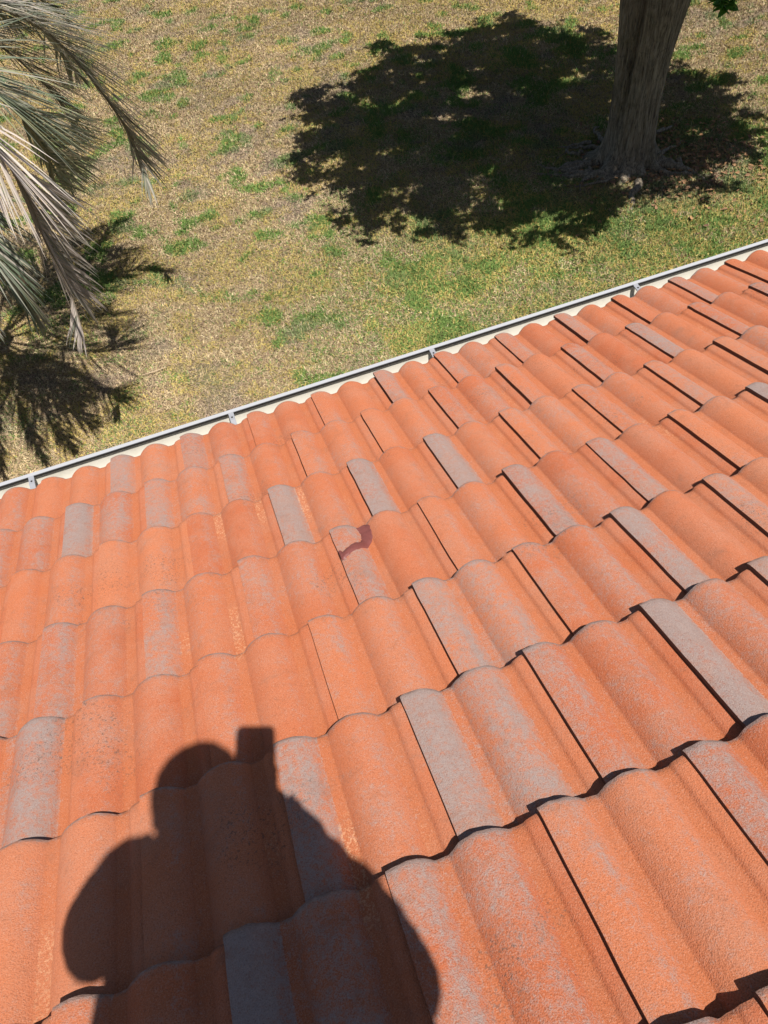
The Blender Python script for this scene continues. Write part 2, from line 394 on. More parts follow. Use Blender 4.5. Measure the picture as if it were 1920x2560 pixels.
# gutter: open trough with a folded front lip
def extr(prof, x0, x1, closed=True):
    V = [(x0, y, z) for y, z in prof] + [(x1, y, z) for y, z in prof]; n = len(prof)
    return V, [(k, (k + 1) % n, n + (k + 1) % n, n + k) for k in range(n if closed else n - 1)]
GZ = EAVE
inner = [(-.036, -.085), (-.036, -.150), (-.022, -.170), (.006, -.182), (.040, -.180), (.072, -.166), (.096, -.142), (.110, -.112), (.1165, -.085), (.1175, -.0585)]
outer = [(y + .0015 + .001 * (i > 3), z - .002 + .002 * (i == 9)) for i, (y, z) in enumerate(inner)]
mb = MB(); mb.add(*extr([(y, GZ + z) for y, z in inner] + [(y, GZ + z) for y, z in outer[::-1]], X0, X1))
gut = mb.build('gutter', M_GUT, house, True, sharp=50)
gut['label'] = 'cream painted metal gutter running below the tile ends'
mb = MB(); lp = [(.1065, -.0575), (.1065, -.0550), (.1245, -.0530), (.1265, -.0555), (.1265, -.083), (.1205, -.083), (.1205, -.0585)]
mb.add(*extr([(y, GZ + z) for y, z in lp], X0, X1)); mb.build('gutter_lip', M_LIP, gut, False)
mb = MB(); mb.box((X0, .1065, GZ - .0690), (X1, .1160, GZ - .0580)); mb.build('lip_shadow_strip', M_DARK, gut, False)  # dark strip added below the lip, standing in for the shadow there
for i in range(int((X0 + .5) / .6), 16):
    hx = {0: -.368, 1: .545, 2: 1.529, 3: 2.604}.get(i, -.368 + i * .98)
    if not X0 < hx < X1: continue
    mb = MB(); wd = .012
    pr = [(-.034, -.083), (.040, -.083), (.070, -.070), (.098, -.066), (.109, -.060), (.109, -.056), (.096, -.060), (.068, -.064), (.038, -.077), (-.034, -.077)]
    mb.add(*extr([(y, GZ + z) for y, z in pr], hx - wd, hx + wd))
    for s in (-1, 1):
        mb.add([(hx + s * wd, y, GZ + z) for y, z in pr], [(0, 1, 8, 9), (1, 2, 7, 8), (2, 3, 6, 7), (3, 4, 5, 6)])
    br = mb.build('bracket', M_BRK, gut, False)
    sm = MB(); sm.tube([(hx, .082, GZ - .0665), (hx, .0825, GZ - .0605)], .0045, 10); sm.build('screw', M_DARK, br)

# sealant smeared across the roll of one tile
def surf(x, y):
    c = max(i for i in range(len(VY)) if y <= VY[i] + 1e-6); 
    if c in JX:
        u0, xs = JX[c]; k = int(np.clip(np.searchsorted(xs, x) - 1, 0, len(xs) - 2)); lx = (x - xs[k]) / (xs[k + 1] - xs[k]) * .3
    else: lx = x % .3
    return float(cubic(np.array([lx]))[0]) - STEP * (VY[c] - y) / (VY[c] - VY[c + 1])
path = [(.846, -1.128), (.853, -1.150), (.854, -1.178), (.847, -1.205), (.831, -1.228), (.808, -1.240), (.788, -1.254), (.770, -1.266), (.757, -1.272), (.7515, -1.262), (.7505, -1.245)]
wds = [.018, .021, .019, .017, .015, .0135, .013, .013, .016, .013, .006]
V = []; nn = 9; sub = 6
pp = []
for i in range(len(path) - 1):
    for k in range(sub):
        t = k / sub; pp.append((path[i][0] * (1 - t) + path[i + 1][0] * t, path[i][1] * (1 - t) + path[i + 1][1] * t, wds[i] * (1 - t) + wds[i + 1] * t))
pp.append((*path[-1], wds[-1]))
for i, (px_, py_, w_) in enumerate(pp):
    q0 = pp[max(i - 2, 0)]; q1 = pp[min(i + 2, len(pp) - 1)]; d = np.array([q1[0] - q0[0], q1[1] - q0[1]]); d /= np.linalg.norm(d); nrm = np.array([-d[1], d[0]])
    for j in range(nn):
        s = j / (nn - 1) * 2 - 1
        ww = w_ * (1 + .12 * (float(vnoise(i * .7, (s > 0) * 9.0)) - .5) * 2)
        X = px_ + nrm[0] * s * ww; Y = py_ + nrm[1] * s * ww
        X = max(X, .7495)
        V.append(roof(X, Y, surf(X, Y) + .0035 + .0030 * (1 - s * s) * (.6 + .8 * float(vnoise(i * .5, j * .9))) - (.004 if abs(s) == 1 or i in (0, len(pp) - 1) else 0)))
m_ = len(pp)
F = [(i * nn + j, i * nn + j + 1, (i + 1) * nn + j + 1, (i + 1) * nn + j) for i in range(m_ - 1) for j in range(nn - 1)]
o = np_mesh('sealant_patch', np.array(V), np.array(F), M_SEAL, roof_o, None, True)
o['label'] = 'maroon curved smear of roof sealant across one tile'

# ------------------------------------------------------------------ lawn
def masks(x, y):
    """amounts of green, yellow-green and bare soil at a point of the lawn"""
    near = sstep(6.8, 3.6, y) * sstep(.6, 2.6, x)                       # greener strip beside the house
    far = sstep(8, 11, y) * sstep(3, 6, x) * .35
    a = fbm(x, y, .9, 1); b = fbm(x, y, 2.6, 5); c = fbm(x, y, 1.4, 9); d = fbm(x, y, 3.4, 13, 2)
    green = np.clip(sstep(.565, .66, b * .4 + d * .6 + .02 * sstep(13, 8, y)) * (.95 - .5 * near) + near * (.46 + .20 * sstep(.4, .65, d)), 0, 1)
    yel = np.clip(sstep(.46, .60, c * .5 + fbm(x, y, 4.4, 33, 2) * .5 + .05 * near + .05 * far) * .95 + far * .45 + .18 * near, 0, 1)
    soil = sstep(.52, .70, fbm(x, y, 1.9, 21) * .7 + .3 * fbm(x, y, 6, 25)) * (1 - .8 * near) * (1 - far)
    dist = np.hypot(x - 6.3, y - 4.9); soil = np.clip(soil + .7 * sstep(1.3, .6, dist), 0, 1)
    green = green * (1 - .7 * sstep(1.2, .4, x) * sstep(6, 5, y))
    green = np.clip(green + .38 * sstep(4.2, 1.5, np.hypot(x - 5.2, y - 6.8)) * sstep(.35, .6, b), 0, 1)
    return green, yel, soil, a
def pick(x, y, rr, r2, litter=True):
    g, yl, so_, a = masks(x, y)
    straw = np.array((.54, .43, .24)); straw2 = np.array((.78, .66, .44)); brown = np.array((.34, .23, .155))
    gcol = np.array((.135, .235, .055)); gcol2 = np.array((.26, .38, .11)); ycol = np.array((.52, .40, .11)); ycol2 = np.array((.64, .53, .22)); soil = np.array((.36, .28, .235))
    t = r2[:, None]
    c = np.where((rr < .30)[:, None], straw2 * (1 - t) + straw * t, straw * (1 - t) + brown * t)
    c = np.where((rr < .04 + .42 * yl)[:, None], ycol * (1 - t) + ycol2 * t, c)
    c = np.where((rr > 1 - (.05 + .80 * g))[:, None], gcol * (1 - t) + gcol2 * t, c)
    k = (so_ * .55)[:, None] * (.5 + t * .5)
    c = c * (1 - k) + (soil * (.6 + .8 * t)) * k
    return c * (.82 + .36 * a[:, None])
gx = np.concatenate([[-300, -60, -15], np.arange(-5, 16, .07), [25, 80, 300]]); gy = np.concatenate([[-300, -60, -12, -2], np.arange(0, 24, .07), [32, 80, 300]])
GX, GY = np.meshgrid(gx, gy, indexing='ij')
inn = (GX > -5) & (GX < 15.9) & (GY > 0) & (GY < 23.9)
def lift(x, y): return (fbm(x, y, .5, 40, 2) - .5) * .08 + (fbm(x, y, 5, 44, 2) - .5) * .03
GZ_ = np.where(inn, lift(GX, GY), -.01)
flat = lambda q: q.ravel()
g_, y_, s_, a_ = masks(flat(GX), flat(GY))
cc = np.array((.40, .29, .18)) * (1 - y_[:, None] * .6) + np.array((.33, .27, .08)) * y_[:, None] * .6
cc = cc * (1 - g_[:, None] * .7) + np.array((.12, .17, .05)) * g_[:, None] * .7
cc = cc * (1 - s_[:, None] * .6) + np.array((.24, .19, .155)) * s_[:, None] * .6
io = flat(inn)[:, None]; cc = np.where(io, cc, np.array((.33, .26, .155)))
idx = np.arange(GX.size).reshape(GX.shape)
F = np.stack([idx[:-1, :-1], idx[1:, :-1], idx[1:, 1:], idx[:-1, 1:]], -1).reshape(-1, 4)
lawn = np_mesh('ground', np.stack([flat(GX), flat(GY), flat(GZ_)], -1), F, M_LAWN, None, {'col': cc})
tag(lawn, kind='structure')

# grass blades over the part of the lawn in view
def project(P):
    d = P - np.array(CAM); R3 = np.array([right, up, back]); q = d @ R3.T
    return 960 + 1813.3 * q[:, 0] / -q[:, 2], 1280 - 1813.3 * q[:, 1] / -q[:, 2], -q[:, 2]
NB_ = 3300000
bx = RNG.uniform(-4.8, 15.5, NB_); by = .4 + 23 * RNG.random(NB_) ** 1.3
P0 = np.stack([bx, by, lift(bx, by)], -1)
u_, v_, dp = project(P0)
inn_ = (u_ > -60) & (u_ < 1980) & (v_ > -60) & (v_ < 1260)
keep = (u_ > -600) & (u_ < 2520) & (v_ > -520) & (v_ < 1700) & (inn_ | (RNG.random(NB_) < .45)) & (dp > 0)
g_, y_, s_, a_ = masks(bx, by)
keep &= RNG.random(NB_) > s_ * .55
keep &= np.hypot(bx - 6.06, by - 5.25) > .36
P0 = P0[keep]; bx, by, g_, y_ = bx[keep], by[keep], g_[keep], y_[keep]; n = len(bx)
col = pick(bx, by, RNG.random(n), RNG.random(n)); col *= RNG.uniform(.8, 1.2, n)[:, None]
far_ = np.hypot(bx - CAM.x, by - CAM.y)
L = RNG.uniform(.020, .046, n) * (1 + .5 * g_) * (.9 + far_ * .03); az = RNG.uniform(0, 2 * np.pi, n); el = RNG.uniform(.1, 1.25, n) ; el = np.where(RNG.random(n) < .35 + .3 * g_, el, el * .45)
W = RNG.uniform(.0022, .0048, n) * (.55 + far_ * .050)
dirv = np.stack([np.cos(az) * np.cos(el), np.sin(az) * np.cos(el), np.sin(el)], -1)
sd_ = np.stack([-np.sin(az), np.cos(az), RNG.normal(0, .5, n)], -1)
tipv = P0 + dirv * L[:, None]
midv = P0 + dirv * (L * .55)[:, None] + np.stack([0 * L, 0 * L, L * .12], -1)
V = np.stack([P0 - sd_ * W[:, None], P0 + sd_ * W[:, None], midv + sd_ * (W * .8)[:, None], tipv, midv - sd_ * (W * .8)[:, None]], 1).reshape(-1, 3)
F = (np.arange(n) * 5)[:, None] + np.arange(5)
gr = np_mesh('grass', V, F, M_BLADE, None, {'col': np.repeat(col, 5, 0)}, False)
tag(gr, 'dry straw coloured lawn grass with yellow and green tufts beyond the gutter', 'grass', kind='stuff')
print('blades', n)

# ------------------------------------------------------------------ shade tree
BASE = Vector((6.06, 5.24, 0))
tree = empty('shade_tree', BASE, 'tree with a stout furrowed grey brown trunk standing on the lawn in its shadow', 'tree')
def px_ground(x, y, h=0.0):
    d = right * ((x - 960) / 1813.3) - up * ((y - 1280) / 1813.3) - back
    t = (h - CAM.z) / d.z; return CAM + d * t
nth = 96; hs = np.concatenate([np.linspace(-.05, .5, 26), np.linspace(.54, 3.0, 50)])
th = np.linspace(0, 2 * np.pi, nth, endpoint=False)
TH, HS = np.meshgrid(th, hs, indexing='ij')
def lobe(c, wd): return np.exp(-((np.angle(np.exp(1j * (TH - c)))) / wd) ** 2)
Rr = .222 + .012 * HS + .12 * sstep(.9, 2.3, HS)
flare = np.exp(-HS / .16)
Rr = Rr + .06 * flare + .05 * np.exp(-HS / .35)
tw = .22 * HS
for c, wd, a1, a2 in ((-2.75, .26, .50, .05), (-2.2, .2, .42, .04), (-3.5, .22, .42, .05), (-1.15, .2, .34, .06), (-.75, .13, .10, .02), (-.2, .2, .16, .05), (1.3, .3, .3, .05), (2.3, .3, .35, .05), (-1.7, .16, .22, .04), (.5, .2, .2, .03)):
    Rr = Rr + a1 * .55 * np.exp(-HS / .09) * lobe(c, wd) + a2 * .7 * lobe(c + tw, wd * 1.3)
for c, wd, dpt in ((-2.68, .12, .12), (-1.45, .07, .03), (-.45, .08, .03), (-3.05, .09, .04), (.9, .12, .05), (2.0, .1, .05)):
    cc_ = c + .35 * (HS - 1.0) * .6
    Rr = Rr - dpt * .85 * sstep(.25, 1.1, HS) * np.exp(-((np.angle(np.exp(1j * (TH - cc_)))) / wd) ** 2)
nz = fbm(TH * 9 / np.pi * 2, HS * 1.2, 1.0, 60); nz2 = vnoise(np.cos(TH) * 30, np.sin(TH) * 30 + HS * 1.5, 1.0, 70)
seam = sstep(0, .3, np.minimum(TH, 2 * np.pi - TH))
Rr = Rr + (.035 * (nz - .5) + .012 * (nz2 - .5)) * seam
Rr = Rr + flare * .12 * (fbm(np.cos(TH) * 6, np.sin(TH) * 6, 1.5, 80) - .5)
cx = BASE.x - .075 * np.sin(np.clip(HS, 0, 2.6) / 2.2 * np.pi) + .02 * HS; cy = BASE.y - .05 * np.sin(np.clip(HS, 0, 2.2) / 2.2 * np.pi)
X = cx + Rr * np.cos(TH); Y = cy + Rr * np.sin(TH); Zt = HS + flare * 0
idx = np.arange(nth * len(hs)).reshape(nth, len(hs))
F = np.stack([idx[:, :-1], np.roll(idx, -1, 0)[:, :-1], np.roll(idx, -1, 0)[:, 1:], idx[:, 1:]], -1).reshape(-1, 4)
np_mesh('trunk', np.stack([X, Y, Zt], -1).reshape(-1, 3), F, M_BARK, tree)
# surface roots snaking out of the flare
rt = MB()
def conn_path(p0, ang, length, wig, r0, zz=.02):
    P = []; p = Vector(p0); a = ang
    for i in range(14):
        P.append(tuple(p)); a += random.uniform(-wig, wig); st = length / 14
        p = p + Vector((math.cos(a), math.sin(a), 0)) * st; p.z = zz + random.uniform(-.012, .018) - .03 * (i / 13) ** 2
    return P, [r0 * (1 - .85 * i / 13) for i in range(14)]
for k in range(22):
    a = random.choice([random.uniform(-3.6, -1.9), random.uniform(-3.5, -2.0), random.uniform(-1.6, 3)])
    s0 = .30 + random.uniform(0, .3); p0 = (BASE.x + s0 * math.cos(a), BASE.y + s0 * math.sin(a), random.uniform(.02, .09))
    P, r = conn_path(p0, a + random.uniform(-.7, .7), random.uniform(.35, .95), .42, random.uniform(.025, .055))
    rt.tube(P, r, 7)
P, r = conn_path((BASE.x + .20, BASE.y - .24, .10), -1.0, .55, .15, .095, .05); rt.tube(P, r, 10)
rt.build('surface_roots', M_BARK, tree)
# crown placed above the ground it shades
shp = [(1130,30),(1200,55),(1290,75),(1335,105),(1440,130),(1480,165),(1560,175),(1575,235),(1620,250),(1659,290),(1640,330),(1560,350),(1590,395),(1500,425),(1420,410),(1400,440),(1330,455),(1290,465),(1240,535),(1180,490),(1120,520),(1020,520),(960,510),(870,490),(780,520),(800,480),(700,465),(720,430),(660,380),(650,330),(640,300),(660,240),(650,200),(740,180),(800,140),(830,95),(900,90),(980,70),(1060,40)]
poly = np.array([tuple(px_ground(x / .864, y / .864))[:2] for x, y in shp])
def inside(x, y, po):
    r = np.zeros(len(x), bool); n = len(po)
    for i in range(n):
        x1, y1 = po[i]; x2, y2 = po[(i + 1) % n]
        with np.errstate(divide='ignore', invalid='ignore'):
            r ^= ((y1 > y) != (y2 > y)) & (x < (x2 - x1) * (y - y1) / (y2 - y1) + x1)
    return r
def edge_dist(x, y, po):
    d = np.full(len(x), 1e9); n = len(po)
    for i in range(n):
        a = po[i]; b = po[(i + 1) % n]; ab = b - a; t = np.clip(((x - a[0]) * ab[0] + (y - a[1]) * ab[1]) / (ab @ ab), 0, 1)
        d = np.minimum(d, np.hypot(x - a[0] - t * ab[0], y - a[1] - t * ab[1]))
    return d
n = 26000
qx = RNG.uniform(poly[:, 0].min() - .3, poly[:, 0].max() + .3, n); qy = RNG.uniform(poly[:, 1].min() - .3, poly[:, 1].max() + .3, n)
ed = edge_dist(qx, qy, poly); ed = np.where(inside(qx, qy, poly), ed, -ed)
hol = .15 * fbm(qx, qy, 1.5, 90, 2) + .85 * fbm(qx, qy * 1.4, 4.4, 95, 2)
kp = (ed > -.12) & (hol > .435 + .07 * sstep(.6, -.1, ed)) & (RNG.random(n) < .25 + .75 * sstep(-.1, .5, ed))
qx, qy, ed = qx[kp][:4600], qy[kp][:4600], np.clip(ed[kp][:4600], 0, 9)
dome = np.sqrt(np.clip(ed / 2.6, 0, 1)); print('clusters', len(qx))
hh = 3.3 + RNG.random(len(qx)) ** .8 * (.35 + 3.0 * dome)
sv = np.array(SUN)
clus = np.stack([qx, qy, 0 * qx], -1) - sv[None] * (hh / -sv[2])[:, None]
crown_c = clus.mean(0)
def leaves_at(cl, nl, spread, size, rg):
    n = len(cl); N = n * nl
    ax = rg.uniform(0, 2 * np.pi, n); ax = np.stack([np.cos(ax), np.sin(ax), rg.normal(-.1, .3, n)], -1) * (spread * 2.2)[:, None]
    c = np.repeat(cl, nl, 0) + rg.normal(0, .48, (N, 3)) * np.repeat(spread, nl)[:, None] + np.repeat(ax, nl, 0) * rg.uniform(-1, 1, (N, 1))
    a = rg.uniform(0, 2 * np.pi, N); el = rg.normal(-.15, .35, N)
    d = np.stack([np.cos(a) * np.cos(el), np.sin(a) * np.cos(el), np.sin(el)], -1)
    s = np.stack([-np.sin(a), np.cos(a), rg.normal(0, .35, N)], -1)
    L = rg.uniform(.7, 1.3, N) * size; W = L * .30
    nrm = np.cross(d, s); nrm /= np.linalg.norm(nrm, axis=1)[:, None]
    t0 = c; t1 = c + d * (L * .35)[:, None] + s * W[:, None] + nrm * (L * .08)[:, None]; t2 = c + d * L[:, None] - nrm * (L * .15)[:, None]; t3 = c + d * (L * .35)[:, None] - s * W[:, None] + nrm * (L * .08)[:, None]; 
    t1b = c + d * (L * .75)[:, None] + s * (W * .65)[:, None]; t3b = c + d * (L * .75)[:, None] - s * (W * .65)[:, None]
    V = np.stack([t0, t1, t1b, t2, t3b, t3], 1).reshape(-1, 3)
    b = (np.arange(N) * 6)[:, None]; F = np.concatenate([b + np.array([0, 1, 2, 3]), b + np.array([0, 3, 4, 5])])
    r = rg.random(N)[:, None]; col = np.array((.045, .095, .022)) * (1 - r) + np.array((.10, .16, .035)) * r
    return V, F, np.repeat(col, 6, 0)
V, F, A = leaves_at(clus, 24, RNG.uniform(  .035, .10, len(clus)), .075, RNG)
np_mesh('crown', V, F, M_LEAF, tree, {'col': A}, False)
# limbs from the fork to the leaf clumps
lm = MB()
top = Vector((BASE.x, BASE.y, 2.7))
mains = []
for k in range(9):
    a = 2 * math.pi * k / 9 + random.uniform(-.2, .2)
    tgt = Vector((crown_c[0] + 2.0 * math.cos(a), crown_c[1] + 2.0 * math.sin(a), crown_c[2] + random.uniform(-.5, .5)))
    s = top + Vector((.22 * math.cos(a), .22 * math.sin(a), -.15)); P = []
    for i in range(8):
        t = i / 7; p = s.lerp(tgt, t); p.z += .55 * math.sin(t * math.pi) ; p += Vector((random.uniform(-.05, .05),) * 3) * (i > 0); P.append(tuple(p))
    lm.tube(P, [.17 * (1 - t / 7) + .035 for t in range(8)], 9); mains += [Vector(p) for p in P[2:]]
sel = RNG.choice(len(clus), 700, replace=False)
for i in sel:
    c = Vector(clus[i]); m0 = min(mains, key=lambda q: (q - c).length); mid = m0.lerp(c, .5) + Vector((0, 0, .08))
    lm.tube([tuple(m0), tuple(mid), tuple(c)], [.022, .013, .005], 5, cap=False)
lm.build('limbs', M_BARK, tree)
# the low sprig of fresh leaves hanging at the edge of the crown
sp = px_ground(1812, 14, 2.35)
V, F, A = leaves_at(np.array([tuple(sp), tuple(sp + Vector((.04, .02, .05))), tuple(sp + Vector((-.05, .03, .04)))]), 16, np.array([.03, .025, .028]), .085, np.random.default_rng(3))
A = A * np.array((1.1, 1.7, 1.2)) 
np_mesh('leaf_sprig', V, F, M_LEAF, tree, {'col': A}, False)['label'] = 'small bright green leaf sprig hanging at the top edge'
tw_ = MB(); cc_ = min((Vector(c) for c in clus), key=lambda q: (q - sp).length); tw_.tube([tuple(sp), tuple(sp.lerp(cc_, .5) + Vector((.02, .05, 0))), tuple(cc_)], [.003, .005, .008], 5); tw_.build('twig', M_BARK, tree)

tw0 = px_ground(385, 930, .03); tg = MB(); tg.tube([tuple(tw0 + Vector((-.12, .01, 0))), tuple(tw0 + Vector((.02, -.01, .012))), tuple(tw0 + Vector((.13, .02, 0)))], [.004, .006, .004], 6)
tag(tg.build('fallen_twig', mat('dry_twig', (.55, .42, .28), .8)[0]), 'pale dry twig lying alone on the straw coloured lawn near the gutter', 'twig')
# litter under the tree
n = 900
a = RNG.normal(0, 1, n); lx = BASE.x + .45 + RNG.normal(0, .55, n); ly = BASE.y - .35 + RNG.normal(0, .5, n)
V, F, A = leaves_at(np.stack([lx, ly, lift(lx, ly) + .035], -1), 1, np.full(n, .004), .06, RNG)
r = RNG.random(n)[:, None]; col = np.array((.42, .24, .12)) * (1 - r) + np.array((.20, .12, .08)) * r
lt = np_mesh('leaf_litter', V, F, M_BLADE, None, {'col': np.repeat(col, 6, 0)}, False)
tag(lt, 'brown fallen leaves scattered around the foot of the tree', 'leaf litter', kind='stuff')
# ------------------------------------------------------------------ feather palm
PC = Vector((-1.4, 4.0, 3.05)); PB = Vector((-2.2, 3.95, 0))
palm = empty('feather_palm', PB, 'arching feather palm with dry greyish fronds hanging over the lawn', 'palm tree')
mb = MB(); P = []; r = []
for i in range(40):
    t = i / 39; P.append(tuple(PB.lerp(PC, t) + Vector((-.10 * math.sin(t * math.pi), 0, -.05)))); r.append(.19 - .03 * t + .018 * (i % 2) + .06 * (1 - t) ** 6)
mb.tube(P, r, 20); mb.build('trunk', M_BARK, palm)
def frond(tip, rise, L=.62, dry=.3, droop=.35, nleaf=64, rg=None, start=None, bend=None, side_bias=0.0, name='frond', way=None, spread0=.95, wid=.008, zb=0.0):
    rg = rg or np.random.default_rng(1)
    s = Vector(start) if start else PC + Vector((tip[0] - PC.x, tip[1] - PC.y, 0)).normalized() * .08
    e = Vector(tip); h = e - s; h.z = 0
    c1 = s + h * .28 + Vector((0, 0, rise)); c2 = Vector(bend) if bend else s + h * .82 + Vector((0, 0, rise * .75 + (e.z - s.z) * .45))
    B = lambda t: s * (1 - t) ** 3 + c1 * 3 * t * (1 - t) ** 2 + c2 * 3 * t * t * (1 - t) + e * t ** 3
    if way:
        W_ = [Vector(q) for q in way]; W_ = [W_[0] * 2 - W_[1]] + W_ + [W_[-1] * 2 - W_[-2]]
        ln_ = [0]
        for i in range(1, len(W_) - 2): ln_.append(ln_[-1] + (W_[i + 1] - W_[i]).length)
        def B(t):
            t = min(max(t, 0), 1) * ln_[-1]; i = max(j for j in range(len(ln_) - 1) if t >= ln_[j] - 1e-9); f = (t - ln_[i]) / (ln_[i + 1] - ln_[i])
            p0, p1, p2, p3 = W_[i:i + 4]
            return (p1 * 2 + (p2 - p0) * f + (p0 * 2 - p1 * 5 + p2 * 4 - p3) * f * f + (p1 * 3 - p0 - p2 * 3 + p3) * f ** 3) * .5
    n = 40; P = [B(i / n) for i in range(n + 1)]
    m = MB(); rc = np.array((.16, .17, .10)) * (1 - dry) + np.array((.34, .28, .22)) * dry
    m.tube([tuple(p) for p in P], [.016 * (1 - i / n) ** .8 + .0035 for i in range(n + 1)], 7, rc)
    for k in range(nleaf):
        for sgn in (-1, 1):
            t = .14 + .86 * (k + rg.uniform(-.3, .3)) / nleaf; t = min(max(t, .1), .999)
            p = B(t); T = (B(min(t + .02, 1)) - B(min(t + .02, 1) - Vector((0, 0, 0))) if False else (B(min(t + .01, 1.0)) - B(t - .02))).normalized()
            S = T.cross(Vector((0, 0, 1)))
            S = S.normalized() if S.length > .05 else Vector((1, 0, 0)); U = S.cross(T)
            spread = (spread0 - .62 * t) + rg.normal(0, .12)
            lift_ = .55 - .25 * t + rg.normal(0, .22)
            d = (T * math.cos(spread) + (S * sgn * math.cos(lift_) + U * math.sin(lift_)) * math.sin(spread)).normalized()
            d = (d + S * side_bias).normalized()
            ll = L * (.55 + 1.1 * math.sin(math.pi * min(t * .85 + .12, 1)) ** .8) * .72 * rg.uniform(.85, 1.1)
            if t > .93: ll *= .8
            wd = wid * rg.uniform(.75, 1.15)
            dd = max(0, min(1, dry + rg.normal(0, .25)))
            g = np.array((.17, .215, .145)) * rg.uniform(.7, 1.3); g2 = np.array((.33, .35, .20)); dr = np.array((.60, .52, .46)) * rg.uniform(.75, 1.15)
            if rg.random() < .25: g = g2
            cl = g * (1 - dd) + dr * dd
            V = []; ns = 6; w0 = S.cross(d) if abs(S.dot(d)) < .98 else U
            w0 = (d.cross(U)).normalized() if d.cross(U).length > .05 else S
            q = p.copy(); dirc = d.copy(); dr_ = droop * rg.uniform(.5, 1.5)
            for i in range(ns):
                tt = i / (ns - 1); ww = wd * (.55 + 1.2 * tt * (1 - tt) * 2 * .8) * (1 - tt ** 3 * .93)
                nn_ = dirc.cross(w0).normalized()
                V += [tuple(q - w0 * ww + nn_ * ww * .5), tuple(q), tuple(q + w0 * ww + nn_ * ww * .5)]
                dirc = (dirc + Vector((0, 0, -1)) * dr_ * (.35 + tt) / ns * 1.6).normalized(); q = q + dirc * (ll / (ns - 1))
            Fq = []
            for i in range(ns - 1):
                Fq += [(i * 3, i * 3 + 1, i * 3 + 4, i * 3 + 3), (i * 3 + 1, i * 3 + 2, i * 3 + 5, i * 3 + 4)]
            m.add(V, Fq, cl)
    return m.build(name, M_PALM, palm, attr='col')
def F_(way, **k):
    return frond(way[-1], 0, way=[tuple(PC)] + way, **k)
F_([(-.49, 4.3, 3.3), (-.15, 4.41, 3.15), (.13, 4.75, 2.75), (.35, 4.92, 2.1), (.40, 5.05, 1.65), (.39, 5.0, 1.4)], L=.64, dry=.55, side_bias=.1, spread0=.84, droop=.3, nleaf=120, wid=.0082, rg=np.random.default_rng(21))['label'] = 'longest frond, its grey tip broken and hanging'
F_([(-.62, 2.95, 3.25), (-.32, 2.62, 2.95), (-.30, 2.70, 2.6), (-.35, 2.80, 2.1), (-.37, 2.87, 1.75), (-.41, 2.79, 1.45)], L=.60, dry=.95, spread0=.70, side_bias=.38, nleaf=120, wid=.0085, rg=np.random.default_rng(22))['label'] = 'dried pale grey frond drooping lowest'
F_([(-.6, 3.3, 3.3), (-.24, 3.2, 3.0), (-.19, 3.4, 2.7), (-.22, 3.77, 2.3), (-.33, 3.95, 1.95), (-.37, 4.02, 1.75)], L=.66, dry=.12, side_bias=.4, droop=.3, nleaf=120, wid=.0085, rg=np.random.default_rng(23))['label'] = 'green frond between the two grey ones'
F_([(-.9, 2.8, 2.9), (-.66, 2.5, 2.5), (-.60, 2.5, 2.1), (-.62, 2.6, 1.75)], L=.50, dry=.25, spread0=.7, rg=np.random.default_rng(24), nleaf=80)
F_([(-.53, 5.0, 3.35), (-.12, 5.3, 3.1), (.04, 5.83, 2.8), (.2, 6.0, 2.55)], L=.62, dry=.15, nleaf=100, rg=np.random.default_rng(25))
F_([(-.6, 4.6, 3.45), (-.2, 4.9, 3.1), (.05, 5.2, 2.7), (.12, 5.45, 2.3)], L=.66, dry=.3, nleaf=110, rg=np.random.default_rng(26))
F_([(-.75, 3.9, 3.15), (-.40, 4.0, 2.75), (-.25, 4.2, 2.3), (-.22, 4.3, 1.95)], L=.66, dry=.2, droop=.35, side_bias=.2, nleaf=110, wid=.008, rg=np.random.default_rng(71))
F_([(-.75, 4.5, 3.2), (-.35, 4.8, 2.85), (-.12, 4.95, 2.4), (-.05, 5.0, 2.05)], L=.66, dry=.45, droop=.35, side_bias=.2, nleaf=110, wid=.008, rg=np.random.default_rng(72))
F_([(-.8, 5.0, 3.3), (-.45, 5.6, 3.0), (-.25, 6.0, 2.6)], L=.62, dry=.1, droop=.35, nleaf=100, wid=.010, rg=np.random.default_rng(73))
F_([(-.95, 3.2, 2.9), (-.75, 2.95, 2.4), (-.72, 2.95, 1.9)], L=.60, dry=.15, droop=.35, spread0=.7, nleaf=90, wid=.010, rg=np.random.default_rng(74))
F_([(-1.0, 2.7, 3.0), (-.85, 2.3, 2.6), (-.80, 2.2, 2.1)], L=.5, dry=.25, spread0=.66, rg=np.random.default_rng(28), nleaf=70)
def from_shadow(x, y, h):
    g_ = px_ground(x, y); return g_ - SUN * (h / -SUN.z)
for k, (x, y, h) in enumerate(((115, 1160, 1.9), (10, 1190, 1.9), (-90, 1120, 1.8), (-180, 1000, 1.8))):
    t_ = from_shadow(x, y, h); frond(tuple(t_), .6, L=.5, dry=.2, nleaf=72, spread0=.66, rg=np.random.default_rng(60 + k))
for k, a in enumerate(np.radians([222, 195, 170, 145, 120, 95, 78])):
    ln = 1.9 + .08 * k
    frond((PC.x + ln * math.cos(a), PC.y + ln * math.sin(a), PC.z - .5 - .1 * (k % 3)), .9, L=.55, dry=.1 + .08 * (k % 4), nleaf=54, rg=np.random.default_rng(40 + k))

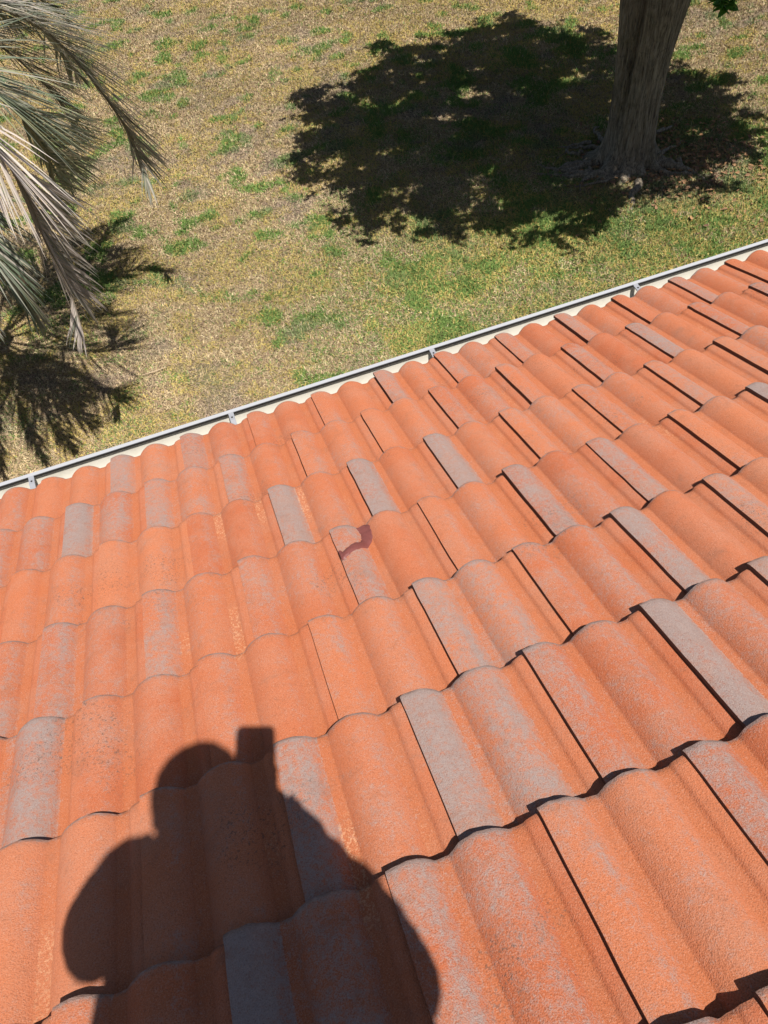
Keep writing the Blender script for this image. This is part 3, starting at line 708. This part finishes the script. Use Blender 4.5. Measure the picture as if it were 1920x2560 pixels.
# ------------------------------------------------------------------ photographer (stands on the roof behind the lens, casts the shadow)
def cloth(name, c, sc_=300):
    m, t, b = mat(name, c, 0.85, 0.2); q = NB(t); q.bump(q.noise(sc_, 2), .3, .002, b); return m
M_SKIN = mat('skin', (.55, .33, .24), .5)[0]; M_SHIRT = cloth('shirt_cloth', (.10, .14, .22)); M_TROU = cloth('trouser_cloth', (.12, .11, .10)); M_SHOE = cloth('shoe_leather', (.05, .045, .04)); M_HAIR = cloth('hair', (.05, .035, .025), 90); M_PHONE = mat('phone_glass', (.02, .02, .025), .15, .5)[0]
E_ = Vector((0, 0, EAVE))
PF = Vector((.60, -2.90, 0)); PF.z = EAVE + 2.90 * math.tan(PITCH) + .02
person = empty('person', PF, 'person in dark shirt standing on the roof behind the lens holding up a phone', 'person')
def skin(name, nodes, edges, m, parent, sub=2, root=0):
    me = bpy.data.meshes.new(name); o3 = origin(parent)
    me.from_pydata([Vector(n[0]) + E_ - o3 for n in nodes], edges, []); me.update()
    o = link(bpy.data.objects.new(name, me), parent)
    o.modifiers.new('skin', 'SKIN'); me.skin_vertices.new() if not me.skin_vertices else None
    for i, n in enumerate(nodes):
        me.skin_vertices[0].data[i].radius = n[1] if hasattr(n[1], '__len__') else (n[1], n[1]); me.skin_vertices[0].data[i].use_root = (i == root)
    o.modifiers['skin'].use_smooth_shade = True
    s = o.modifiers.new('sub', 'SUBSURF'); s.levels = sub; s.render_levels = sub
    me.materials.append(m); return o
feetL, feetR = (.47, -2.80, 1.07), (.73, -2.90, 1.10)
handL = (.595, -2.54, 2.11); handR = (.632, -2.55, 2.11)
eL, eR = (.252, -2.645, 2.10), (.735, -2.84, 2.04)
sL, sR = (.37, -2.72, 2.40), (.735, -2.86, 2.36)
body = [((.575, -2.86, 1.93), .12), ((.575, -2.85, 2.10), .115), ((.57, -2.82, 2.28), .125), ((.565, -2.80, 2.42), .10), ((.56, -2.775, 2.50), .055), ((.558, -2.755, 2.56), .062), ((.552, -2.715, 2.63), (.112, .12)), ((.552, -2.72, 2.70), (.112, .12)), ((.552, -2.735, 2.765), .075),
        (sL, .062), (eL, .045), ((.42, -2.58, 2.09), .034), (handL, .026),
        (sR, .062), (eR, .045), ((.69, -2.70, 2.04), .034), (handR, .026),
        ((.50, -2.83, 1.84), .09), ((.485, -2.80, 1.50), .062), (feetL, .042), ((.47, -2.70, 1.03), .04),
        ((.66, -2.90, 1.84), .09), ((.70, -2.90, 1.52), .062), (feetR, .042), ((.74, -2.80, 1.065), .04)]
ed_ = [(0, 1), (1, 2), (2, 3), (3, 4), (4, 5), (5, 6), (6, 7), (7, 8), (3, 9), (9, 10), (10, 11), (11, 12), (3, 13), (13, 14), (14, 15), (15, 16), (0, 17), (17, 18), (18, 19), (19, 20), (0, 21), (21, 22), (22, 23), (23, 24)]
bod = skin('body', body, ed_, M_SKIN, person)
g = .014
def loft(mb_, rings, n=24, power=2.4):
    """rings of (centre, half width along the shoulders, half depth); the shoulders run along SH"""
    SH = Vector((.94, -.30, 0)).normalized(); FR = Vector((.30, .94, 0)).normalized(); V = []
    for c, rx, ry in rings:
        for k in range(n):
            a = 2 * math.pi * k / n; ca, sa = math.cos(a), math.sin(a)
            ex = rx * abs(ca) ** (2 / power) * (1 if ca > 0 else -1); ey = ry * abs(sa) ** (2 / power) * (1 if sa > 0 else -1)
            V.append(tuple(Vector(c) + E_ + SH * ex + FR * ey + Vector((0, 0, .004 * math.sin(5 * a + c[2] * 30)))))
    m = len(rings); F = [(i * n + k, i * n + (k + 1) % n, (i + 1) * n + (k + 1) % n, (i + 1) * n + k) for i in range(m - 1) for k in range(n)]
    mb_.add(V, F)
def path_tube(mb_, pts, n=16):
    P = []; r = []
    for i in range(len(pts) - 1):
        for k in range(5):
            t = k / 5; P.append(tuple(Vector(pts[i][0]).lerp(Vector(pts[i + 1][0]), t) + E_)); r.append(pts[i][1] * (1 - t) + pts[i + 1][1] * t + .004 * math.sin(i * 5 + k * 2.4))
    P.append(tuple(Vector(pts[-1][0]) + E_)); r.append(pts[-1][1]); mb_.tube(P, r, n, cap=False)
mb = MB()
loft(mb, [((.505, -2.86, 1.86), .225, .16), ((.480, -2.85, 1.95), .245, .17), ((.475, -2.83, 2.06), .245, .17), ((.515, -2.81, 2.20), .245, .15), ((.55, -2.80, 2.32), .22, .135), ((.56, -2.80, 2.40), .185, .115), ((.565, -2.79, 2.455), .155, .095), ((.562, -2.785, 2.49), .095, .075), ((.56, -2.78, 2.505), .07, .066)])
path_tube(mb, [((.42, -2.735, 2.40), .075), (sL, .082), ((.295, -2.69, 2.24), .078), (eL, .070), ((.34, -2.61, 2.095), .064), ((.45, -2.575, 2.095), .056), ((.545, -2.56, 2.10), .052), ((.605, -2.555, 2.105), .056)])
path_tube(mb, [((.66, -2.83, 2.39), .07), (sR, .070), ((.742, -2.86, 2.20), .070), (eR, .066), ((.725, -2.79, 2.03), .062), ((.68, -2.69, 2.06), .058), ((.632, -2.585, 2.105), .052), ((.622, -2.562, 2.115), .046)])
mb.build('shirt', M_SHIRT, person)
mb = MB()
loft(mb, [((.58, -2.87, 2.00), .165, .125), ((.585, -2.87, 1.92), .175, .13), ((.585, -2.87, 1.84), .175, .125), ((.585, -2.87, 1.80), .165, .10)])
path_tube(mb, [((.50, -2.84, 1.86), .095), (body[17][0], .095), (body[18][0], .075), ((.472, -2.80, 1.10), .062)]); path_tube(mb, [((.67, -2.90, 1.86), .095), (body[21][0], .095), (body[22][0], .075), ((.728, -2.90, 1.12), .062)])
mb.build('trousers', M_TROU, person)
for a, b2 in (((.47, -2.83, 1.075), (.47, -2.66, 1.015)), ((.735, -2.93, 1.11), (.745, -2.76, 1.05))):
    mid = tuple((x + y) / 2 for x, y in zip(a, b2)); skin('shoe', [(a, .048), (mid, .05), (b2, .038)], [(0, 1), (1, 2)], M_SHOE, person)
skin('hair', [((.552, -2.79, 2.61), .08), ((.552, -2.775, 2.69), .105), ((.552, -2.735, 2.755), .105), ((.552, -2.69, 2.765), .075)], [(0, 1), (1, 2), (2, 3)], M_HAIR, person)
for s, nm in ((-1, 'ear'), (1, 'ear')):
    skin(nm, [((.555 + s * .088, -2.74, 2.63), .012), ((.555 + s * .096, -2.745, 2.655), .018), ((.555 + s * .092, -2.745, 2.68), .012)], [(0, 1), (1, 2)], M_SKIN, bod, 1)
skin('nose', [((.56, -2.625, 2.665), .010), ((.562, -2.605, 2.635), .016)], [(0, 1)], M_SKIN, bod, 1)
# phone, its lens just behind the camera
pc = CAM - E_ - up * .043 + back * .013 - right * .022
pn = MB(); bw, bh, bd = .045, .081, .005
V = []
for dz in (-bd, bd):
    for k in range(20):
        a = 2 * math.pi * (k + .5) / 20; ca, sa = math.cos(a), math.sin(a)
        ex = bw * (abs(ca) ** .25) * (1 if ca > 0 else -1); ey = bh * (abs(sa) ** .18) * (1 if sa > 0 else -1)
        V.append(tuple(pc + E_ + right * ex + up * ey + back * dz))
V += [tuple(pc + E_ - back * bd), tuple(pc + E_ + back * bd)]
F4 = [(k, (k + 1) % 20, 20 + (k + 1) % 20, 20 + k) for k in range(20)]
pn.add(V, F4); m0 = pn.n - 42
pn.F.setdefault(3, []).append(np.array([(40, (k + 1) % 20, k) for k in range(20)] + [(41, 20 + k, 20 + (k + 1) % 20) for k in range(20)]))
ph = empty('smartphone', pc + E_, 'dark smartphone held up in the hands of the person on the roof', 'phone')
pn.build('case', M_PHONE, ph, sharp=40)
# fingers closing on the phone
def W(r_, u_, b_): return tuple(pc + right * r_ + up * u_ + back * b_)
def hand(sx, wrist):
    palm = W(sx * .036, -.062, .030)
    f = skin('hand', [(wrist, .034), (palm, .030), (W(sx * .038, -.045, .022), .013)], [(0, 1), (1, 2)], M_SKIN, bod, 2)
    for i, (u0, ln) in enumerate(((-.015, .9), (-.033, 1.0), (-.050, .95), (-.066, .75))):
        skin('finger', [(W(sx * .040, u0 - .01, .020), .0095), (W(sx * .0445, u0, .002), .0088), (W(sx * .041, u0 + .002, -.012), .008), (W(sx * (.046 - .022 * ln), u0 + .003, -.0135), .0072)], [(0, 1), (1, 2), (2, 3)], M_SKIN, f, 1)
    skin('thumb', [(W(sx * .044, -.060, .026), .011), (W(sx * .038, -.040, .018), .0105), (W(sx * .026, -.018, .0145), .009)], [(0, 1), (1, 2)], M_SKIN, f, 1)
hand(-1, handL); hand(1, handR)
